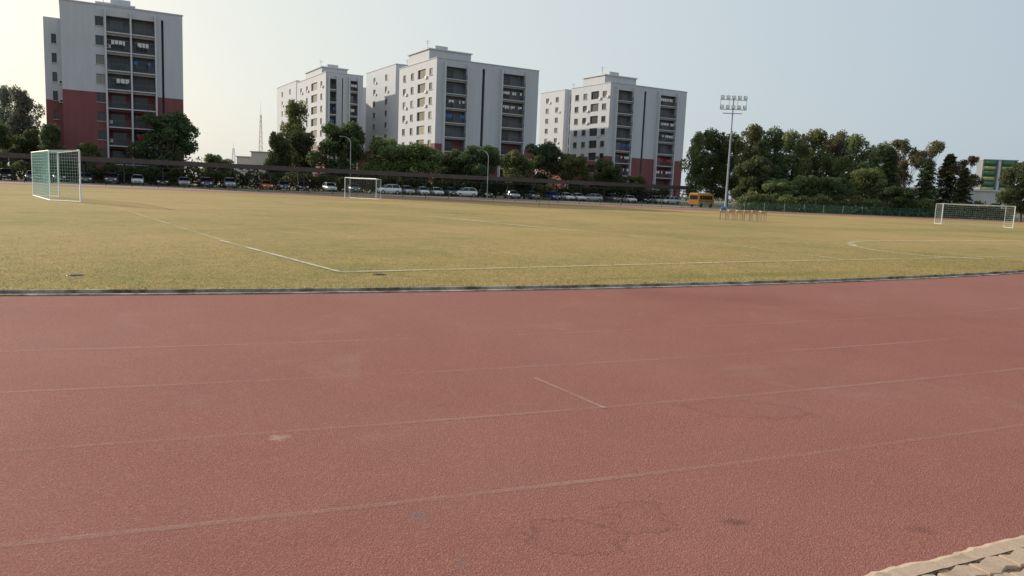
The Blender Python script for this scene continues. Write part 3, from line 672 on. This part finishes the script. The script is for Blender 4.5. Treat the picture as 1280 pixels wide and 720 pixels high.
street_lamp('curved-arm street lamp above the dark trees, left of the small goal',438,136,171,-1)
def mast(label,x,Y,ytop,wd):
    P=at(x,200,Y); P.z=0; H=height_at(P,ytop); root=thing('radio_mast',label,'mast',P,0)
    mb=MB(); n=14; cs=[(-1,-1),(1,-1),(1,1),(-1,1)]
    for i in range(n):
        z0,z1=H*.85*i/n,H*.85*(i+1)/n; w0=wd*(1-.8*i/n); w1=wd*(1-.8*(i+1)/n)
        for k in range(4):
            a_,b_=cs[k],cs[(k+1)%4]; mb.tube((a_[0]*w0,a_[1]*w0,z0),(a_[0]*w1,a_[1]*w1,z1),.06,.06,4); mb.tube((a_[0]*w0,a_[1]*w0,z0),(b_[0]*w1,b_[1]*w1,z1),.035,.035,4)
    obj('lattice',mb,M['steel'],root); mb=MB(); mb.tube((0,0,H*.83),(0,0,H),.06,.03,6); obj('antenna',mb,M['steel'],root)
mast('slender radio mast rising from the open horizon beside the central trees',326,260,128,.8)
mast('small distant pylon above the low trees on the open horizon',292,320,178,1.2)
for i,(x0,x1,yt,Y,lab) in enumerate([(296,322,196,230,'small pale flat-roofed house on the open horizon'),(314,345,190,215,'two-storey cream house beside the radio mast')]):
    A=at(x0,205,Y);A.z=0;B=at(x1,205,Y);h=height_at(A,yt); Wd=B.x-A.x
    root=thing('house',lab,'house',A,0); mb=MB(); nn=3; ops=[(Wd*(k+.35)/nn,Wd*(k+.35)/nn+1.2,z,z+1.3,.2,'w') for k in range(nn) for z in ([1.0,4.0] if h>5.6 else [1.0])]
    wall(mb,(0,0,0),(1,0,0),(0,-1,0),Wd,-.05,h,ops,0); wall(mb,(0,8,0),(0,-1,0),(-1,0,0),8,-.05,h,[],0); wall(mb,(Wd,0,0),(0,1,0),(1,0,0),8,-.05,h,[],0); wall(mb,(0,8,0),(1,0,0),(0,1,0),Wd,-.05,h,[],0)
    obj('wall',mb,[M['cream'],M['red'],M['shade']],root); mb=MB(); mb.box(-.3,Wd+.3,-.3,8.3,h+.002,h+.25); obj('roof',mb,M['roof'],root)
    dress(root,ops,(0,0,0),(1,0,0),0,[20],random.Random(3))
# ------------------------------------------------------------ right side buildings
A=at(1112,245,158);A.z=0;B=at(1262,245,150);B.z=0;d=B-A;L=d.length;h=height_at(A,235)
root=thing('low_building','long low white building behind the conifers at the right','building',A,math.atan2(d.y,d.x))
mb=MB(); ops=[]; k=0
while 3+k*5<L-2: ops.append((3+k*5.0,3+k*5.0+1.6,1.4,2.8,.2,'w')); k+=1
wall(mb,(0,0,0),(1,0,0),(0,-1,0),L,-.05,h,ops,0); wall(mb,(0,9,0),(0,-1,0),(-1,0,0),9,-.05,h,[],0); wall(mb,(L,0,0),(0,1,0),(1,0,0),9,-.05,h,[],0); wall(mb,(0,9,0),(1,0,0),(0,1,0),L,-.05,h,[],0)
obj('wall',mb,[M['whitewall'],M['red'],M['shade']],root); mb=MB(); mb.box(-.2,L+.2,-.25,9.2,h+.002,h+.3); obj('roof',mb,M['trim'],root); dress(root,ops,(0,0,0),(1,0,0),0,[30],random.Random(4))
A=at(1227,220,177);A.z=0;B=at(1270,220,176);B.z=0;d=B-A;L=d.length;h=height_at(A,200)
root=thing('office_building','building banded in green and lime panels at the far right','building',A,math.atan2(d.y,d.x))
mb=MB(); mb.box(0,L,0,3,-.05,h); obj('wall',mb,M['shade'],root); mb=MB(); mb.box(-.1,L+.1,-.3,3.1,h+.002,h+.2); obj('roof',mb,M['roof'],root)
for k in range(2):
    xa=.2+k*(L/2+.2); xb=xa+L/2-1.0
    z=h-.1; j=0
    while z>h-8.5:
        m_=MB(); nn=9; hh=.75 if j%2 else 1.0
        m_.loft([[(xa+(xb-xa)*t,-.15-.5*math.sin(math.pi*t),z-hh),(xa+(xb-xa)*t,-.15-.5*math.sin(math.pi*t),z),(xa+(xb-xa)*t,-.02,z),(xa+(xb-xa)*t,-.02,z-hh)] for t in np.linspace(0,1,nn)])
        obj('panel_band',m_,M['lime'] if j%2 else M['leafgreen'],root); z-=hh+.3; j+=1
mb=MB(); mb.box(L/2-.5,L/2-.1,-.7,-.05,0,h-.05); obj('fin',mb,M['trim'],root)
# ------------------------------------------------------------ cars
def make_car():
    root=link('parked_car',None)
    def sec(x,zl,zt,hw):
        zm=(zl+zt)/2; return [(x,-hw*.88,zl),(x,-hw,zl+.12),(x,-hw,zm+.06),(x,-hw*.95,zt-.04),(x,-hw*.85,zt),(x,0,zt+.03),(x,hw*.85,zt),(x,hw*.95,zt-.04),(x,hw,zm+.06),(x,hw,zl+.12),(x,hw*.88,zl)]
    mb=MB(); mb.loft([sec(*q) for q in ((-1.95,.42,.80,.70),(-1.88,.32,.93,.80),(-1.5,.25,.97,.84),(-.5,.22,.96,.86),(.6,.22,.95,.86),(1.1,.24,.93,.86),(1.5,.25,.86,.84),(1.83,.28,.76,.78),(1.95,.38,.64,.66))])
    rfz=1.46
    mb.loft([[(x,-hw,z-.05),(x,-hw*.9,z),(x,0,z+.025),(x,hw*.9,z),(x,hw,z-.05)] for x,z,hw in ((-1.5,rfz-.08,.58),(-1.1,rfz,.62),(-.2,rfz+.02,.62),(.35,rfz-.05,.59))])
    for sgn in (-1,1):
        for (xa,za,xb,zb) in ((1.0,.95,.35,rfz-.06),(-.35,.96,-.35,rfz-.04),(-1.72,.95,-1.5,rfz-.12)):
            mb.tube((xa,sgn*.79,za),(xb,sgn*.60,zb),.04,.035,5)
    body=obj('body',mb,PAINT['white'],root)
    g=MB(); g.loft([[(x,-hb,.94),(x+dx,-ht,zt),(x+dx,ht,zt),(x,hb,.94)] for x,dx,hb,ht,zt in ((-1.74,.24,.72,.56,1.36),(-1.3,.1,.77,.59,1.42),(0,0,.77,.6,1.43),(.5,-.16,.77,.58,1.40),(1.04,-.0,.74,.74,.96))],0,False); obj('windows',g,M['carglass'],root)
    wm=MB(); wm.tube((0,-.09,0),(0,.09,0),.30,.30,18); wm=wm.mesh('wheel',M['rubber']); rm=MB(); rm.tube((0,-.095,0),(0,.095,0),.18,.18,12); rm.tube((0,-.1,0),(0,.1,0),.05,.05,8); rm=rm.mesh('rim',M['rim'])
    for x in (-1.2,1.2):
        for y in (-.79,.79): o=link('wheel',wm,root,(x,y,.30)); link('rim',rm,o)
    for y in (-.56,.56):
        h_=MB(); h_.loft([[(1.86,y-.17,.60),(1.86,y+.17,.60),(1.80,y+.19,.74),(1.80,y-.19,.74)],[(1.97,y-.12,.61),(1.97,y+.12,.61),(1.90,y+.14,.73),(1.90,y-.14,.73)]]); obj('headlight',h_,M['lamp'],root)
        h_=MB(); h_.box(-1.97,-1.85,y-.12,y+.12,.68,.86); obj('tail_light',h_,M['tail'],root)
        h_=MB(); s_=1 if y>0 else -1; h_.box(.78,.9,min(s_*.86,s_*1.02),max(s_*.86,s_*1.02),.95,1.07); obj('mirror',h_,M['black'],root)
    h_=MB(); h_.box(1.90,1.975,-.38,.38,.42,.58); h_.box(1.9,1.96,-.6,.6,.27,.36); obj('grille',h_,M['black'],root)
    h_=MB(); h_.box(1.978,1.99,-.24,.24,.44,.54); obj('number_plate',h_,M['plate'],root)
    return root
proto=make_car()
cars=[(8,'black',0),(42,'grey',0),(76,'black',0),(108,'grey',0),(140,'grey',0),(172,'white',0),(203,'black',0),(230,'silver',0),(257,'grey',0),(287,'silver',0),(333,'orange',0),(354,'grey',0),(378,'black',0),(412,'white',0),(441,'grey',0),
(486,'white',1),(508,'silver',0),(528,'white',0),(545,'white',0),(562,'grey',0),(582,'white',1),(606,'black',0),(640,'silver',0),(664,'grey',0),(690,'blue',0),(708,'white',0),(722,'white',0),(740,'silver',1),(765,'grey',0),(786,'white',0),(803,'black',0),(820,'silver',0),(838,'white',1)]
for i,(x,colr,side) in enumerate(cars):
    o=proto if i==0 else copy_tree(proto)
    d=ray(x,236.5+.042*(x-640)+4); nrm=Vector((-SD.y,SD.x,0)); q=S0+nrm*((1.6 if x<420 else .2) if not side else -.9); d=Vector((d.x,d.y,0)); 
    t=(q-CAM).dot(nrm)/d.dot(nrm); P=Vector((CAM.x,CAM.y,0))+d*t; P.z=-.05
    o.location=P; o.rotation_euler=(0,0,SA+(math.pi if side else -math.pi/2)+random.uniform(-.06,.06)); zs=random.choice([1,1.0,1.12,1.05]); o.scale=(random.uniform(.95,1.08),1,zs)
    for c in o.children:
        if c.name.startswith('body'): c.material_slots[0].link='OBJECT'; c.material_slots[0].material=PAINT[colr]
    where='parked side-on' if side else 'parked nose out'
    tag(o,f'{colr} car {where}, {ORD[i]} from the left under the brown shelter','car','cars parked under the shelter')
# bus
P=at(867,250,127);P.z=-.05
root=thing('small_bus','orange-yellow small bus parked between the brown shelter and the floodlight mast','bus',P,R(48))
mb=MB(); L=5.4
mb.loft([[(x,-hw,.45),(x,-hw*1.0,1.2),(x,-hw*.97,zt-.25),(x,-hw*.8,zt),(x,hw*.8,zt),(x,hw*.97,zt-.25),(x,hw,1.2),(x,hw,.45)] for x,hw,zt in ((0,.9,2.2),(.15,.95,2.35),(L-1.2,.95,2.35),(L-.35,.92,2.2),(L,.85,1.4))],0,False); obj('body',mb,M['yellow'],root)
for k in range(5):
    m_=MB(); m_.box(.4+k*.85,1.1+k*.85,-.965,-.93,1.3,1.9); obj('window',m_,M['carglass'],root)
m_=MB(); m_.box(-.02,.0,-.7,.7,1.3,1.95); obj('rear_window',m_,M['carglass'],root)
m_=MB(); m_.face([(L+.02,-.7,1.4),(L+.02,.7,1.4),(L-.26,.68,2.05),(L-.26,-.68,2.05)]); obj('windscreen',m_,M['carglass'],root)
wm=MB(); wm.tube((0,-.1,0),(0,.1,0),.38,.38,18); wm=wm.mesh('wheel',M['rubber'])
for x in (1.0,L-1.1):
    for y in (-.86,.86): link('wheel',wm,root,(x,y,.38))
m_=MB(); m_.box(0.05,L-.4,-.965,-.955,1.0,1.1); obj('stripe',m_,M['black'],root)
# ------------------------------------------------------------ desks on the field
dm=MB(); dm.box(-.22,.22,-.2,.2,.71,.76); dm.box(-.20,.20,-.18,-.16,.52,.71); top=dm.mesh('desk_top',M['wood'])
lg=MB()
for x in (-.2,.2):
    lg.tube((x,-.16,0),(x,-.16,.71),.02,.02,6); lg.tube((x,.16,0),(x,.16,.71),.02,.02,6); lg.tube((x,-.16,.15),(x,.16,.15),.014,.014,6)
lg=lg.mesh('leg_frame',M['pinkmetal']); sh=MB(); sh.box(-.2,.2,-.14,.16,.60,.615); sh=sh.mesh('book_shelf',M['dark'])
GA=ground(903,275.5); GB=ground(953,277)
for i in range(6):
    P=GA.lerp(GB,i/5); P.z=.03; P.y+=random.uniform(-.15,.15)
    o=thing('school_desk',f'small wooden-topped desk on the grass, {ORD[i]} from the left in the row of six','desk',P,random.uniform(-.2,.2),'desks lined up on the field'); link('desk_top',top,o); link('leg_frame',lg,o); link('book_shelf',sh,o)
    if i==0: BP=P.copy()
P=BP; mb=MB()
mb.loft([[(x,-w_,.792),(x,w_,.792),(x,w_*.8,.792+h_),(x,-w_*.8,.792+h_)] for x,w_,h_ in ((-.2,.06,.06),(-.12,.12,.2),(.1,.13,.22),(.2,.07,.08))])
o=obj('bag',mb,M['blue'],None,(P.x,P.y,0)); tag(o,'blue cloth bag lying on the leftmost desk','bag')
# hurdle
P=ground(680,258); P.z=.03; root=thing('hurdle','small dark hurdle standing alone on the far side of the grass','hurdle',P,0)
for x in (-.5,.5):
    m_=MB(); m_.tube((x,0,0),(x,0,.8),.02,.02,6); m_.tube((x,-.35,.02),(x,.3,.02),.02,.02,6); obj('leg',m_,M['dark'],root)
m_=MB(); m_.box(-.6,.6,-.02,.02,.78,.86); obj('bar',m_,M['shelter'],root)
for i,(x,y,l_) in enumerate([(94,346.5,'small dark valve lid in the grass at the left'),(474,345.5,'small dark valve lid in the grass right of the chalk corner')]):
    P=ground(x,y); mb=MB(); mb.tube((0,0,0),(0,0,.03),.13,.12,14); mb.tube((0,0,.03),(0,0,.036),.08,.08,12)
    o=obj('valve_lid',mb,M['black'],None,(P.x,P.y,.01)); tag(o,l_,'valve lid')
